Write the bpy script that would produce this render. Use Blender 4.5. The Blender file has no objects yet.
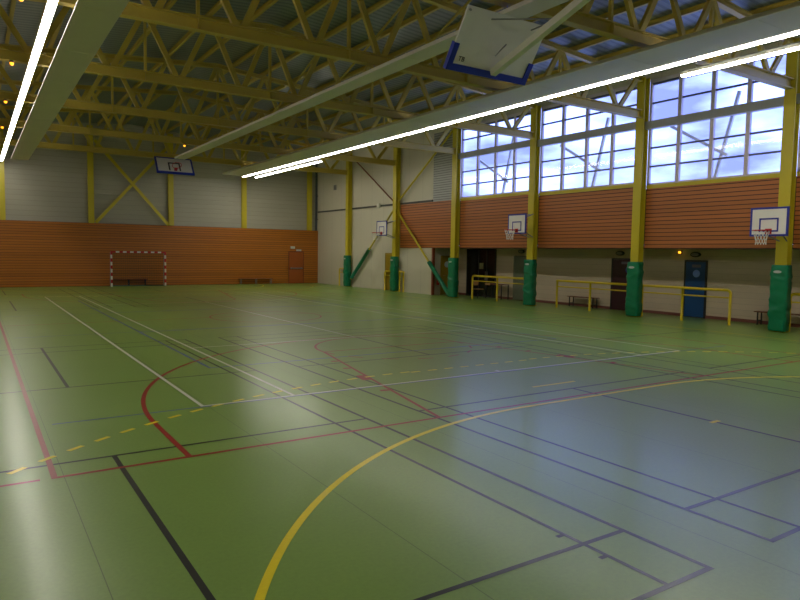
import bpy, math, random
from mathutils import Vector, Matrix
random.seed(7)
S = bpy.context.scene
COL = S.collection
PI = math.pi
ORD = ['first', 'second', 'third', 'fourth', 'fifth', 'sixth', 'seventh', 'eighth', 'ninth', 'tenth', 'eleventh', 'twelfth', 'thirteenth',
       'fourteenth', 'fifteenth', 'sixteenth', 'seventeenth', 'eighteenth', 'nineteenth', 'twentieth', 'twenty-first', 'twenty-second',
       'twenty-third', 'twenty-fourth', 'twenty-fifth', 'twenty-sixth', 'twenty-seventh', 'twenty-eighth']

# ------------------------------------------------------------------ place constants (metres)
XC, YC = 8.08, 20.78            # middle of the hall
XR, XL = 20.06, -3.9            # inner faces of the side walls
YE, YN = 41.4, -0.85            # end wall, wall behind the camera
XREC = 21.7                     # recessed wall under the overhang
COLY = [36.35, 30.82, 25.45, 20.13, 14.88, 9.83, 4.6, -0.45]
CX0, CX1 = 19.75, 20.03         # column front flange / back flange
ZCH = 7.01                      # underside of truss bottom chords
WOOD0, WOOD1 = 2.45, 4.56       # timber band on the long wall
DZB = {25.45: 0.2, 20.13: 0.1}     # the sill sits a little higher in the far window bays
def ztop(x): return 9.36 - 0.08 * abs(x - XC)

# ------------------------------------------------------------------ materials
def lin(c):
    return tuple(((v / 255) / 12.92 if v / 255 <= 0.04045 else ((v / 255 + 0.055) / 1.055) ** 2.4) for v in c) + (1.0,)
MATS = {}
def mat(name, rgb, rough=0.5, metal=0.0, noise=0.0, nscale=8.0, bump=0.0, bscale=60.0, spec=0.5, emit=None, estr=0.0, alpha=1.0):
    m = bpy.data.materials.new(name); m.use_nodes = True
    nt = m.node_tree; b = nt.nodes['Principled BSDF']
    b.inputs['Base Color'].default_value = lin(rgb)
    b.inputs['Roughness'].default_value = rough
    b.inputs['Metallic'].default_value = metal
    b.inputs['Specular IOR Level'].default_value = spec
    b.inputs['Alpha'].default_value = alpha
    if emit:
        b.inputs['Emission Color'].default_value = lin(emit); b.inputs['Emission Strength'].default_value = estr
    tc = None
    if noise or bump:
        tc = nt.nodes.new('ShaderNodeTexCoord')
    if noise:
        n = nt.nodes.new('ShaderNodeTexNoise'); n.inputs['Scale'].default_value = nscale; n.inputs['Detail'].default_value = 4
        nt.links.new(tc.outputs['Object'], n.inputs['Vector'])
        r = nt.nodes.new('ShaderNodeMapRange'); r.inputs['To Min'].default_value = 1 - noise; r.inputs['To Max'].default_value = 1 + noise
        nt.links.new(n.outputs['Fac'], r.inputs['Value'])
        mx = nt.nodes.new('ShaderNodeVectorMath'); mx.operation = 'SCALE'
        mx.inputs[0].default_value = lin(rgb)[:3]
        nt.links.new(r.outputs['Result'], mx.inputs['Scale'])
        nt.links.new(mx.outputs['Vector'], b.inputs['Base Color'])
    if bump:
        n2 = nt.nodes.new('ShaderNodeTexNoise'); n2.inputs['Scale'].default_value = bscale; n2.inputs['Detail'].default_value = 3
        nt.links.new(tc.outputs['Object'], n2.inputs['Vector'])
        bp = nt.nodes.new('ShaderNodeBump'); bp.inputs['Strength'].default_value = bump; bp.inputs['Distance'].default_value = 0.01
        nt.links.new(n2.outputs['Fac'], bp.inputs['Height']); nt.links.new(bp.outputs['Normal'], b.inputs['Normal'])
    MATS[name] = m
    return m

def banded(name, rgb, axis, period, gap, gaprgb, rough=0.45, vary=0.12, noise=0.12, bumpd=0.012, stretch=(1, 1, 1), nscale=3.0, spec=0.5):
    """boards, sheets or block courses: repeats along one axis of the object with a gap between them"""
    m = mat(name, rgb, rough, spec=spec); nt = m.node_tree; N = nt.nodes; L = nt.links; b = N['Principled BSDF']
    tc = N.new('ShaderNodeTexCoord'); sp = N.new('ShaderNodeSeparateXYZ'); L.new(tc.outputs['Object'], sp.inputs[0])
    d = N.new('ShaderNodeMath'); d.operation = 'DIVIDE'; d.inputs[1].default_value = period
    L.new(sp.outputs[axis], d.inputs[0])
    fr = N.new('ShaderNodeMath'); fr.operation = 'FRACT'; L.new(d.outputs[0], fr.inputs[0])
    fl = N.new('ShaderNodeMath'); fl.operation = 'FLOOR'; L.new(d.outputs[0], fl.inputs[0])
    lt = N.new('ShaderNodeMath'); lt.operation = 'GREATER_THAN'; lt.inputs[1].default_value = gap; L.new(fr.outputs[0], lt.inputs[0])
    wn = N.new('ShaderNodeTexWhiteNoise'); wn.noise_dimensions = '1D'; L.new(fl.outputs[0], wn.inputs['W'])
    mp = N.new('ShaderNodeMapping'); mp.inputs['Scale'].default_value = stretch; L.new(tc.outputs['Object'], mp.inputs['Vector'])
    nz = N.new('ShaderNodeTexNoise'); nz.inputs['Scale'].default_value = nscale; nz.inputs['Detail'].default_value = 5
    L.new(mp.outputs['Vector'], nz.inputs['Vector'])
    r1 = N.new('ShaderNodeMapRange'); r1.inputs['To Min'].default_value = 1 - vary; r1.inputs['To Max'].default_value = 1 + vary; L.new(wn.outputs['Value'], r1.inputs['Value'])
    r2 = N.new('ShaderNodeMapRange'); r2.inputs['To Min'].default_value = 1 - noise; r2.inputs['To Max'].default_value = 1 + noise; L.new(nz.outputs['Fac'], r2.inputs['Value'])
    mm = N.new('ShaderNodeMath'); mm.operation = 'MULTIPLY'; L.new(r1.outputs['Result'], mm.inputs[0]); L.new(r2.outputs['Result'], mm.inputs[1])
    vs = N.new('ShaderNodeVectorMath'); vs.operation = 'SCALE'; vs.inputs[0].default_value = lin(rgb)[:3]; L.new(mm.outputs[0], vs.inputs['Scale'])
    mix = N.new('ShaderNodeMix'); mix.data_type = 'RGBA'
    L.new(lt.outputs[0], mix.inputs['Factor']); mix.inputs[6].default_value = lin(gaprgb); L.new(vs.outputs['Vector'], mix.inputs[7])
    L.new(mix.outputs[2], b.inputs['Base Color'])
    bp = N.new('ShaderNodeBump'); bp.inputs['Strength'].default_value = 0.6; bp.inputs['Distance'].default_value = bumpd
    L.new(lt.outputs[0], bp.inputs['Height']); L.new(bp.outputs['Normal'], b.inputs['Normal'])
    return m

YEL = mat('yellow_paint', (202, 184, 40), 0.38, noise=0.06, nscale=2)
YELT = mat('truss_yellow_paint', (190, 168, 70), 0.45, noise=0.10, nscale=1.5)
RAILY = mat('rail_yellow_gloss', (214, 188, 30), 0.28, noise=0.03)
GREENP = mat('green_pad_vinyl', (6, 120, 82), 0.38, noise=0.12, nscale=5, bump=0.15, bscale=25)
WHITEB = mat('board_white', (226, 222, 216), 0.4, noise=0.03)
BLUEB = mat('board_blue', (40, 50, 150), 0.45, noise=0.05)
BLUEPAD = mat('padding_blue', (10, 40, 170), 0.5, noise=0.08)
REDM = mat('hoop_red', (190, 30, 36), 0.4, noise=0.05)
NETM = mat('net_cord_white', (225, 222, 215), 0.8, noise=0.05)
NETD = mat('goal_net_cord', (70, 74, 52), 0.9, noise=0.05)
GREYM = mat('steel_grey', (150, 150, 150), 0.35, metal=0.6, noise=0.06)
DARKM = mat('dark_metal', (40, 38, 38), 0.45, noise=0.08)
DUCT = mat('duct_grey', (222, 214, 206), 0.5, noise=0.05, nscale=1.2)
DUCTW = mat('reflector_sheet', (166, 166, 158), 0.45, noise=0.05, nscale=1.5)
WHITEM = mat('white_enamel', (225, 222, 210), 0.35, noise=0.02)
WALLW = banded('white_wall_panel', (202, 195, 174), 1, 1.3, 0.006, (120, 114, 98), 0.55, 0.015, 0.05, 0.004, nscale=0.8)
WALLE = banded('grey_metal_cladding', (172, 167, 150), 2, 0.28, 0.08, (156, 151, 136), 0.5, 0.02, 0.08, 0.02, (0.3, 1, 1), 1.2)
LOUV = banded('grey_louvre', (166, 166, 162), 2, 0.12, 0.3, (112, 112, 110), 0.4, 0.05, 0.05, 0.03)
BLOCK = banded('painted_blockwork', (206, 188, 166), 2, 0.2, 0.04, (172, 156, 138), 0.6, 0.03, 0.05, 0.005, nscale=1.5)
WOODE = banded('orange_boarding_fine', (178, 106, 26), 2, 0.145, 0.14, (76, 38, 8), 0.42, 0.10, 0.16, 0.012, (0.25, 1, 6), 3)
WOODR = banded('orange_boarding', (180, 108, 54), 2, 0.136, 0.2, (74, 32, 22), 0.42, 0.10, 0.16, 0.015, (1, 0.25, 6), 3)
DOORW = mat('door_timber', (164, 84, 30), 0.45, noise=0.15, nscale=3)
BROWN = mat('red_brown_paint', (124, 60, 30), 0.5, noise=0.1)
SKIRT = mat('skirting_red', (124, 74, 66), 0.55, noise=0.08)
MAROON = mat('door_maroon', (58, 22, 34), 0.4, noise=0.08)
DBLUE = mat('door_blue', (24, 74, 132), 0.4, noise=0.06)
GREYG = mat('door_grey_green', (110, 114, 96), 0.45, noise=0.06)
OLIVE = mat('door_mustard', (150, 124, 24), 0.45, noise=0.08)
DGLASS = mat('dark_door_glass', (16, 16, 20), 0.15, noise=0.1)
SIGNB = mat('round_sign_blue', (128, 168, 255), 0.5, noise=0.05)
SIGNW = mat('sign_pale', (196, 200, 196), 0.5, noise=0.04)
PAPER = mat('paper_notice', (176, 168, 124), 0.8, noise=0.05)
BENCHW = mat('bench_wood', (112, 66, 34), 0.45, noise=0.15, nscale=4)
TAN = mat('tan_ply', (196, 150, 96), 0.45, noise=0.08, nscale=5)
FIRE = mat('extinguisher_red', (170, 16, 20), 0.3, noise=0.03)
PIPEM = mat('pipe_dark_grey', (74, 76, 78), 0.45, noise=0.05)
TRIMD = mat('trim_dark', (66, 66, 62), 0.5, noise=0.06)
FRAMEM = mat('window_frame_grey', (216, 204, 210), 0.4, noise=0.05)
TRANS = mat('transom_grey', (172, 172, 178), 0.4, noise=0.05)
BLUEFR = mat('sash_dark', (92, 94, 120), 0.4, noise=0.05)
TEALB = mat('goal_base_teal', (24, 86, 84), 0.5, noise=0.06)
CONC = mat('near_wall_plaster', (190, 182, 160), 0.7, noise=0.05)
TUBE = mat('lit_diffuser', (255, 255, 255), 0.4, emit=(255, 250, 236), estr=29.0)
AMBER = mat('amber_lens', (255, 150, 40), 0.4, emit=(255, 168, 40), estr=2.6)

# ceiling deck: ribbed sheet, ribs run across the purlins
DECK = banded('ribbed_roof_sheet', (128, 140, 142), 1, 0.25, 0.42, (104, 116, 120), 0.38, 0.03, 0.06, 0.035, nscale=1.0)
DECK.node_tree.nodes['Principled BSDF'].inputs['Metallic'].default_value = 0.25

# clear glazing
def glass():
    m = bpy.data.materials.new('window_glass'); m.use_nodes = True; nt = m.node_tree; N = nt.nodes; L = nt.links
    for n in list(N): N.remove(n)
    out = N.new('ShaderNodeOutputMaterial'); mx = N.new('ShaderNodeMixShader'); t = N.new('ShaderNodeBsdfTransparent'); g = N.new('ShaderNodeBsdfGlossy')
    t.inputs['Color'].default_value = (0.93, 0.95, 1.0, 1); g.inputs['Roughness'].default_value = 0.06
    lw = N.new('ShaderNodeLayerWeight'); lw.inputs['Blend'].default_value = 0.5
    pw = N.new('ShaderNodeMath'); pw.operation = 'POWER'; pw.inputs[1].default_value = 5.0; L.new(lw.outputs['Facing'], pw.inputs[0])
    ma = N.new('ShaderNodeMath'); ma.operation = 'MULTIPLY_ADD'; ma.inputs[1].default_value = 0.85; ma.inputs[2].default_value = 0.05; L.new(pw.outputs[0], ma.inputs[0])
    L.new(ma.outputs[0], mx.inputs[0]); L.new(t.outputs[0], mx.inputs[1]); L.new(g.outputs[0], mx.inputs[2]); L.new(mx.outputs[0], out.inputs['Surface'])
    return m
GLASS = glass()

# floor vinyl and the painted lines on it share one gloss
def vinyl(name, rgb, noise=0.10):
    m = mat(name, rgb, 0.3, spec=0.5); nt = m.node_tree; N = nt.nodes; L = nt.links; b = N['Principled BSDF']
    tc = N.new('ShaderNodeTexCoord')
    n1 = N.new('ShaderNodeTexNoise'); n1.inputs['Scale'].default_value = 0.6; n1.inputs['Detail'].default_value = 5
    n2 = N.new('ShaderNodeTexNoise'); n2.inputs['Scale'].default_value = 30; n2.inputs['Detail'].default_value = 3
    L.new(tc.outputs['Object'], n1.inputs['Vector']); L.new(tc.outputs['Object'], n2.inputs['Vector'])
    ad = N.new('ShaderNodeMath'); ad.operation = 'ADD'; L.new(n1.outputs['Fac'], ad.inputs[0]); L.new(n2.outputs['Fac'], ad.inputs[1])
    r = N.new('ShaderNodeMapRange'); r.inputs['From Min'].default_value = 0.6; r.inputs['From Max'].default_value = 1.4
    r.inputs['To Min'].default_value = 1 - noise; r.inputs['To Max'].default_value = 1 + noise; L.new(ad.outputs[0], r.inputs['Value'])
    vs = N.new('ShaderNodeVectorMath'); vs.operation = 'SCALE'; vs.inputs[0].default_value = lin(rgb)[:3]; L.new(r.outputs['Result'], vs.inputs['Scale'])
    L.new(vs.outputs['Vector'], b.inputs['Base Color'])
    b.inputs['Roughness'].default_value = FLOOR_ROUGH; b.inputs['Specular IOR Level'].default_value = 0.33
    b.inputs['Coat Weight'].default_value = 0.34; b.inputs['Coat Roughness'].default_value = 0.20
    return m
FLOOR_ROUGH = 0.35
VG = vinyl('green_vinyl', (124, 156, 70))
VW = vinyl('line_white', (214, 214, 200), 0.06)
VK = vinyl('line_black', (30, 32, 30), 0.06)
VR = vinyl('line_red', (156, 22, 24), 0.06)
VY = vinyl('line_yellow', (240, 218, 16), 0.06)
VB = vinyl('line_blue', (60, 86, 158), 0.06)
VS = vinyl('floor_seam', (88, 108, 50), 0.06)

# ------------------------------------------------------------------ mesh builder
class MB:
    def __init__(s): s.v = []; s.f = []; s.m = []; s.sm = []
    def face(s, idx, mi=0, smooth=False): s.f.append(tuple(idx)); s.m.append(mi); s.sm.append(smooth)
    def box(s, a, b, mi=0):
        x0, y0, z0 = a; x1, y1, z1 = b; n = len(s.v)
        s.v += [(x0, y0, z0), (x1, y0, z0), (x1, y1, z0), (x0, y1, z0), (x0, y0, z1), (x1, y0, z1), (x1, y1, z1), (x0, y1, z1)]
        for q in ((0, 3, 2, 1), (4, 5, 6, 7), (0, 1, 5, 4), (1, 2, 6, 5), (2, 3, 7, 6), (3, 0, 4, 7)): s.face([n + i for i in q], mi)
        return s
    def bbox(s, a, b, r=0.01, mi=0):
        """box with chamfered edges along its longest axis and at its ends"""
        a = Vector(a); b = Vector(b); c = (a + b) / 2; h = (b - a) / 2; n = len(s.v)
        r = min(r, 0.45 * min(h) * 2)
        pts = []
        for sx in (-1, 1):
            for sy in (-1, 1):
                for sz in (-1, 1):
                    for k in range(3):
                        d = [h[0], h[1], h[2]]
                        for j in range(3):
                            if j != k: d[j] -= r
                        pts.append((c[0] + sx * d[0], c[1] + sy * d[1], c[2] + sz * d[2]))
        s.v += pts
        def I(sx, sy, sz, k): return n + (((sx > 0) * 2 + (sy > 0)) * 2 + (sz > 0)) * 3 + k
        def add(q):
            P = [Vector(s.v[i]) for i in q]; nr = Vector((0, 0, 0))
            for i in range(1, len(P) - 1): nr += (P[i] - P[0]).cross(P[i + 1] - P[0])
            m = sum(P, Vector()) / len(P) - c
            s.face(q if nr.dot(m) > 0 else q[::-1], mi)
        for k in range(3):
            o = [j for j in range(3) if j != k]
            for sg in (-1, 1):
                q = []
                for u, w in ((-1, -1), (1, -1), (1, 1), (-1, 1)):
                    t = [0, 0, 0]; t[k] = sg; t[o[0]] = u; t[o[1]] = w; q.append(I(*t, k))
                add(q)
            for u in (-1, 1):
                for w in (-1, 1):
                    t0 = [0, 0, 0]; t1 = [0, 0, 0]; t0[k] = -1; t1[k] = 1
                    for t in (t0, t1): t[o[0]] = u; t[o[1]] = w
                    add([I(*t0, o[0]), I(*t1, o[0]), I(*t1, o[1]), I(*t0, o[1])])
        for sx in (-1, 1):
            for sy in (-1, 1):
                for sz in (-1, 1): add([I(sx, sy, sz, 0), I(sx, sy, sz, 1), I(sx, sy, sz, 2)])
        return s
    def frame(s, p0, p1, up=(0, 0, 1)):
        p0 = Vector(p0); p1 = Vector(p1); d = (p1 - p0).normalized(); u = Vector(up)
        if abs(d.dot(u)) > 0.99: u = Vector((1, 0, 0))
        a = d.cross(u).normalized(); return p0, p1, a, a.cross(d).normalized()
    def prof(s, p0, p1, pts, up=(0, 0, 1), mi=0, smooth=False, cap=True):
        """sweep a closed (side, up) outline from p0 to p1"""
        p0, p1, a, b = s.frame(p0, p1, up); n = len(s.v); k = len(pts)
        for p in (p0, p1):
            for (x, y) in pts: s.v.append(tuple(p + a * x + b * y))
        for i in range(k):
            j = (i + 1) % k; s.face((n + i, n + k + i, n + k + j, n + j), mi, smooth)
        if cap:
            s.face([n + i for i in range(k)], mi); s.face([n + k + i for i in reversed(range(k))], mi)
        return s
    def bar(s, p0, p1, w, h, up=(0, 0, 1), mi=0):
        return s.prof(p0, p1, [(-w / 2, -h / 2), (-w / 2, h / 2), (w / 2, h / 2), (w / 2, -h / 2)], up, mi)
    def ibeam(s, p0, p1, w, h, tf=0.02, tw=0.014, up=(0, 0, 1), mi=0):
        W, H, t = w / 2, h / 2, tw / 2
        pts = [(-W, -H), (-W, -H + tf), (-t, -H + tf), (-t, H - tf), (-W, H - tf), (-W, H), (W, H), (W, H - tf), (t, H - tf), (t, -H + tf), (W, -H + tf), (W, -H)]
        p0_, p1_, a, b = s.frame(p0, p1, up); n = len(s.v); k = 12
        for p in (p0_, p1_):
            for (x, y) in pts: s.v.append(tuple(p + a * x + b * y))
        for i in range(k):
            j = (i + 1) % k; s.face((n + i, n + k + i, n + k + j, n + j), mi)
        for q in ((0, 1, 10, 11), (2, 3, 8, 9), (4, 5, 6, 7)):
            s.face([n + i for i in q], mi); s.face([n + k + i for i in reversed(q)], mi)
        return s
    def tube(s, p0, p1, r, k=10, mi=0, r1=None):
        r1 = r if r1 is None else r1
        p0, p1, a, b = s.frame(p0, p1); n = len(s.v)
        for p, R in ((p0, r), (p1, r1)):
            for i in range(k):
                t = 2 * PI * i / k; s.v.append(tuple(p + a * (R * math.cos(t)) + b * (R * math.sin(t))))
        for i in range(k):
            j = (i + 1) % k; s.face((n + j, n + k + j, n + k + i, n + i), mi, True)
        s.face([n + i for i in range(k)], mi); s.face([n + k + i for i in reversed(range(k))], mi)
        return s
    def path(s, pts, r, k=10, mi=0, closed=False):
        pts = [Vector(p) for p in pts]; n = len(s.v); m = len(pts); prev = None
        for i, p in enumerate(pts):
            if closed: d = (pts[(i + 1) % m] - pts[i - 1]).normalized()
            else: d = (pts[min(i + 1, m - 1)] - pts[max(i - 1, 0)]).normalized()
            u = prev if prev is not None else (Vector((0, 0, 1)) if abs(d.z) < 0.9 else Vector((1, 0, 0)))
            a = d.cross(u).normalized(); b = a.cross(d).normalized(); prev = b
            for q in range(k):
                t = 2 * PI * q / k; s.v.append(tuple(p + a * (r * math.cos(t)) + b * (r * math.sin(t))))
        for i in range(m if closed else m - 1):
            i2 = (i + 1) % m
            for q in range(k):
                j = (q + 1) % k; s.face((n + i * k + j, n + i2 * k + j, n + i2 * k + q, n + i * k + q), mi, True)
        if not closed:
            s.face([n + q for q in range(k)], mi); s.face([n + (m - 1) * k + q for q in reversed(range(k))], mi)
        return s
    def disc(s, c, nrm, r, t=0.01, k=24, mi=0):
        c = Vector(c); nrm = Vector(nrm).normalized(); return s.tube(c, c + nrm * t, r, k, mi)
    def lathe(s, c, prof, k=14, mi=0):
        n = len(s.v); m = len(prof)
        for (r, z) in prof:
            for i in range(k):
                t = 2 * PI * i / k; s.v.append((c[0] + r * math.cos(t), c[1] + r * math.sin(t), c[2] + z))
        for a in range(m - 1):
            for i in range(k):
                j = (i + 1) % k; s.face((n + a * k + i, n + a * k + j, n + (a + 1) * k + j, n + (a + 1) * k + i), mi, True)
        s.face([n + i for i in reversed(range(k))], mi); s.face([n + (m - 1) * k + i for i in range(k)], mi)
        return s
    def build(s, name, mats, parent=None, loc=None):
        me = bpy.data.meshes.new(name)
        off = Vector(loc) if loc is not None else Vector((0, 0, 0))
        if parent is not None and loc is None: off = Vector(parent.get('_o', (0, 0, 0)))
        me.from_pydata([tuple(Vector(v) - off) for v in s.v], [], s.f)
        for m in (mats if isinstance(mats, (list, tuple)) else [mats]): me.materials.append(m)
        me.polygons.foreach_set('material_index', s.m); me.polygons.foreach_set('use_smooth', s.sm)
        me.update()
        o = bpy.data.objects.new(name, me); COL.objects.link(o)
        if parent is not None: o.parent = parent
        else: o.location = off
        return o

def struct(o, label=None, cat=None):
    o['kind'] = 'structure'
    if label: o['label'] = label
    if cat: o['category'] = cat
    return o
def tag(o, label, cat, group=None, kind=None):
    o['label'] = label; o['category'] = cat
    if group: o['group'] = group
    if kind: o['kind'] = kind
    return o
def thing(name, label, cat, loc, group=None, kind=None):
    """Empty at the thing's base; parts are written in place coordinates"""
    o = bpy.data.objects.new(name, None); COL.objects.link(o); o.location = loc; o.empty_display_size = 0.2
    o['_o'] = tuple(loc)
    return tag(o, label, cat, group, kind)
def dup(o, delta, label=None):
    r = o.copy(); COL.objects.link(r); r.location = Vector(o.location) + Vector(delta)
    if label: r['label'] = label
    for ch in list(o.children):
        c = ch.copy(); COL.objects.link(c); c.parent = r
        for g in list(ch.children):
            d = g.copy(); COL.objects.link(d); d.parent = c
    return r

# ------------------------------------------------------------------ FLOOR with its court markings
F = MB(); FM = [VG, VW, VK, VR, VY, VB, VS]; W_, K_, R_, Y_, B_, S_ = 1, 2, 3, 4, 5, 6
F.box((XL - 0.2, YN - 0.2, -0.2), (XREC + 0.2, YE + 0.2, 0.0))
ZL = {S_: 0.0006, B_: 0.0012, K_: 0.0018, R_: 0.0024, Y_: 0.0030, W_: 0.0036}
NS = [0]
def stack(): NS[0] += 1; return NS[0] * 5e-7
def seg(x0, y0, x1, y1, w, c, ext=0.0):
    p = Vector((x0, y0)); q = Vector((x1, y1)); d = (q - p).normalized(); nn = Vector((-d.y, d.x)) * (w / 2); p = p - d * ext; q = q + d * ext
    n = len(F.v); z = ZL[c] + stack()
    F.v += [(*(p + nn), z), (*(p - nn), z), (*(q - nn), z), (*(q + nn), z)]; F.face((n, n + 1, n + 2, n + 3), c)
def arc(cx, cy, r, a0, a1, w, c, dash=None):
    n = max(8, int(abs(a1 - a0) * r / 0.12))
    ang = [a0 + (a1 - a0) * i / n for i in range(n + 1)]
    if dash:
        L = abs(a1 - a0) * r; t = 0.0
        while t < L:
            e = min(t + dash[0], L); A = a0 + (a1 - a0) * t / L; Bq = a0 + (a1 - a0) * e / L
            seg(cx + r * math.cos(A), cy + r * math.sin(A), cx + r * math.cos(Bq), cy + r * math.sin(Bq), w, c); t += dash[0] + dash[1]
        return
    k = len(F.v); z = ZL[c] + stack()
    for a in ang:
        F.v += [(cx + (r - w / 2) * math.cos(a), cy + (r - w / 2) * math.sin(a), z), (cx + (r + w / 2) * math.cos(a), cy + (r + w / 2) * math.sin(a), z)]
    for i in range(n):
        q = (k + 2 * i, k + 2 * i + 1, k + 2 * i + 3, k + 2 * i + 2)
        F.face(q if a1 > a0 else q[::-1], c)
def rect(x0, y0, x1, y1, w, c):
    h = w / 2
    seg(x0, y0, x1, y0, w, c, h); seg(x0, y1, x1, y1, w, c, h); seg(x0, y0, x0, y1, w, c, h); seg(x1, y0, x1, y1, w, c, h)
# vinyl sheet seams
for i in range(-2, 11): seg(0.66 + 2.0 * i, YN, 0.66 + 2.0 * i, YE, 0.006, S_)
# tennis, white
TB0, TB1 = 8.9, 2 * YC - 8.9
rect(XC - 5.485, TB0, XC + 5.485, TB1, 0.05, W_)
for sx in (-4.115, 4.115): seg(XC + sx, TB0, XC + sx, TB1, 0.05, W_)
for yy in (14.39, 2 * YC - 14.39): seg(XC - 4.115, yy, XC + 4.115, yy, 0.04, W_)
seg(XC, 14.39, XC, 2 * YC - 14.39, 0.04, W_)
seg(XC, TB0, XC, TB0 + 0.14, 0.05, W_); seg(XC, TB1, XC, TB1 - 0.14, 0.05, W_)
# badminton, black: three courts near, three far
for cx in (1.17, 8.09, 15.0):
    for base, sg in ((2.46, 1), (2 * YC - 2.46, -1)):
        e = base + sg * 13.4
        rect(cx - 3.05, min(base, e), cx + 3.05, max(base, e), 0.045, K_)
        for sx in (-2.59, 2.59): seg(cx + sx, base, cx + sx, e, 0.04, K_)
        for d in (0.72, 4.72, 8.68, 12.68): seg(cx - 3.05, base + sg * d, cx + 3.05, base + sg * d, 0.045, K_)
        seg(cx, base, cx, base + sg * 4.72, 0.05, K_); seg(cx, base + sg * 8.68, cx, e, 0.05, K_)
for yy in (3.37, 2.96): seg(3.68, yy, 3.76, yy, 0.04, K_)
# basketball, red
BL0, BL1 = 6.75, 2 * YC - 6.75
rect(XC - 7.5, BL0, XC + 7.5, BL1, 0.055, R_)
seg(-1.8, BL0, 0.46, BL0, 0.05, R_); seg(15.7, BL0, 17.9, BL0, 0.05, R_)
arc(XC, YC - 0.4, 1.8, 0, 2 * PI, 0.05, R_)
seg(XC - 7.5, YC, XC + 7.5, YC, 0.05, R_)
for base, sg in ((BL0, 1), (BL1, -1)):
    ft = base + sg * 5.8
    for sx in (-1, 1):
        seg(XC + sx * 3.0, base, XC + sx * 1.8, ft, 0.055, R_)
        for d, ln in ((1.75, 0.1), (2.65, 0.42), (3.75, 0.1), (4.55, 0.1)):
            t0 = d / 5.8; x0 = XC + sx * (3.0 - 1.2 * t0) + sx * 0.1; y0 = base + sg * d
            seg(x0, y0, x0 - sx * 0.21 * ln, y0 + sg * ln, 0.16, R_)
        seg(XC + sx * 6.25, base, XC + sx * 6.25, base + sg * 1.575, 0.06, R_)
    seg(XC - 1.8, ft, XC + 1.8, ft, 0.05, R_)
    arc(XC, ft, 1.8, 0, sg * PI, 0.055, R_)
    arc(XC, ft, 1.8, 0, -sg * PI, 0.05, R_, (0.35, 0.4))
    arc(XC, base + sg * 1.575, 6.25, 0, sg * PI, 0.06, R_)
# transverse practice courts under the wall hoops: free-throw marks in red
for cy in (20.13, 30.82):
    seg(18.0, cy - 3, 12.2, cy - 1.8, 0.04, R_); seg(18.0, cy + 3, 12.2, cy + 1.8, 0.04, R_); seg(12.2, cy - 1.8, 12.2, cy + 1.8, 0.04, R_)
# handball, yellow
HG0, HG1 = 0.6, 2 * YC - 0.6
seg(-1.92, HG0, -1.92, HG1, 0.05, Y_); seg(18.08, HG0, 18.08, HG1, 0.05, Y_)
for base, sg in ((HG0, 1), (HG1, -1)):
    seg(-1.92, base, 18.08, base, 0.05, Y_)
    seg(XC - 1.5, base + sg * 6.02, XC + 1.5, base + sg * 6.02, 0.065, Y_)
    arc(XC + 1.5, base, 6.02, 0, sg * PI / 2, 0.065, Y_); arc(XC - 1.5, base, 6.02, sg * PI / 2, sg * PI, 0.065, Y_)
    t = XC - 1.5
    while t < XC + 1.5: seg(t, base + sg * 9.03, min(t + 0.2, XC + 1.5), base + sg * 9.03, 0.06, Y_); t += 0.38
    arc(XC + 1.5, base, 9.08, sg * PI / 2, sg * 0.1, 0.06, Y_, (0.2, 0.18)); arc(XC - 1.5, base, 9.08, sg * PI / 2, sg * (PI - 0.1), 0.06, Y_, (0.2, 0.18))
    seg(XC - 0.5, base + sg * 6.97, XC + 0.5, base + sg * 6.97, 0.06, Y_)
    seg(XC - 0.08, base + sg * 4.15, XC + 0.12, base + sg * 4.15, 0.06, Y_)
# volleyball, blue
rect(XC - 4.5, YC - 9, XC + 4.5, YC + 9, 0.05, B_)
for yy in (YC - 3, YC + 3): seg(XC - 4.5, yy, XC + 4.5, yy, 0.05, B_)
for yy in (8.86, 17.9, 23.6): seg(0.75, yy, 15.4, yy, 0.035, B_)
struct(F.build('floor', FM), 'green vinyl sports floor with painted court lines', 'floor')

# ------------------------------------------------------------------ WALLS
# end wall
o = MB().box((XL - 0.2, YE, 0), (XREC + 0.2, YE + 0.2, 9.7)).build('wall_end', WALLE); struct(o, 'grey metal-clad end wall above orange boarding', 'wall')
wd = MB().box((XL, YE - 0.29, 0.0), (XR + 0.02, YE - 0.24, 3.6)); wd.box((XL, YE - 0.30, 3.6), (XR + 0.02, YE - 0.23, 3.635)); struct(wd.build('wall_end_boarding', WOODE), 'orange timber boarding along the foot of the end wall', 'wall boarding')
# wall behind the photographer and the opposite long wall
struct(MB().box((XL - 0.2, YN - 0.2, 0), (XREC + 0.2, YN, 9.7)).build('wall_near', CONC), 'plastered wall at the near end of the hall', 'wall')
o = MB().box((XL - 0.2, YN, 0), (XL, YE, 9.7)).build('wall_left', WALLW); struct(o, 'white panelled long wall facing the windows', 'wall')
MB().box((XL, YN, 0.0), (XL + 0.05, YE - 0.3, 3.6)).build('wood_cladding', WOODR, o)
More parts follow.
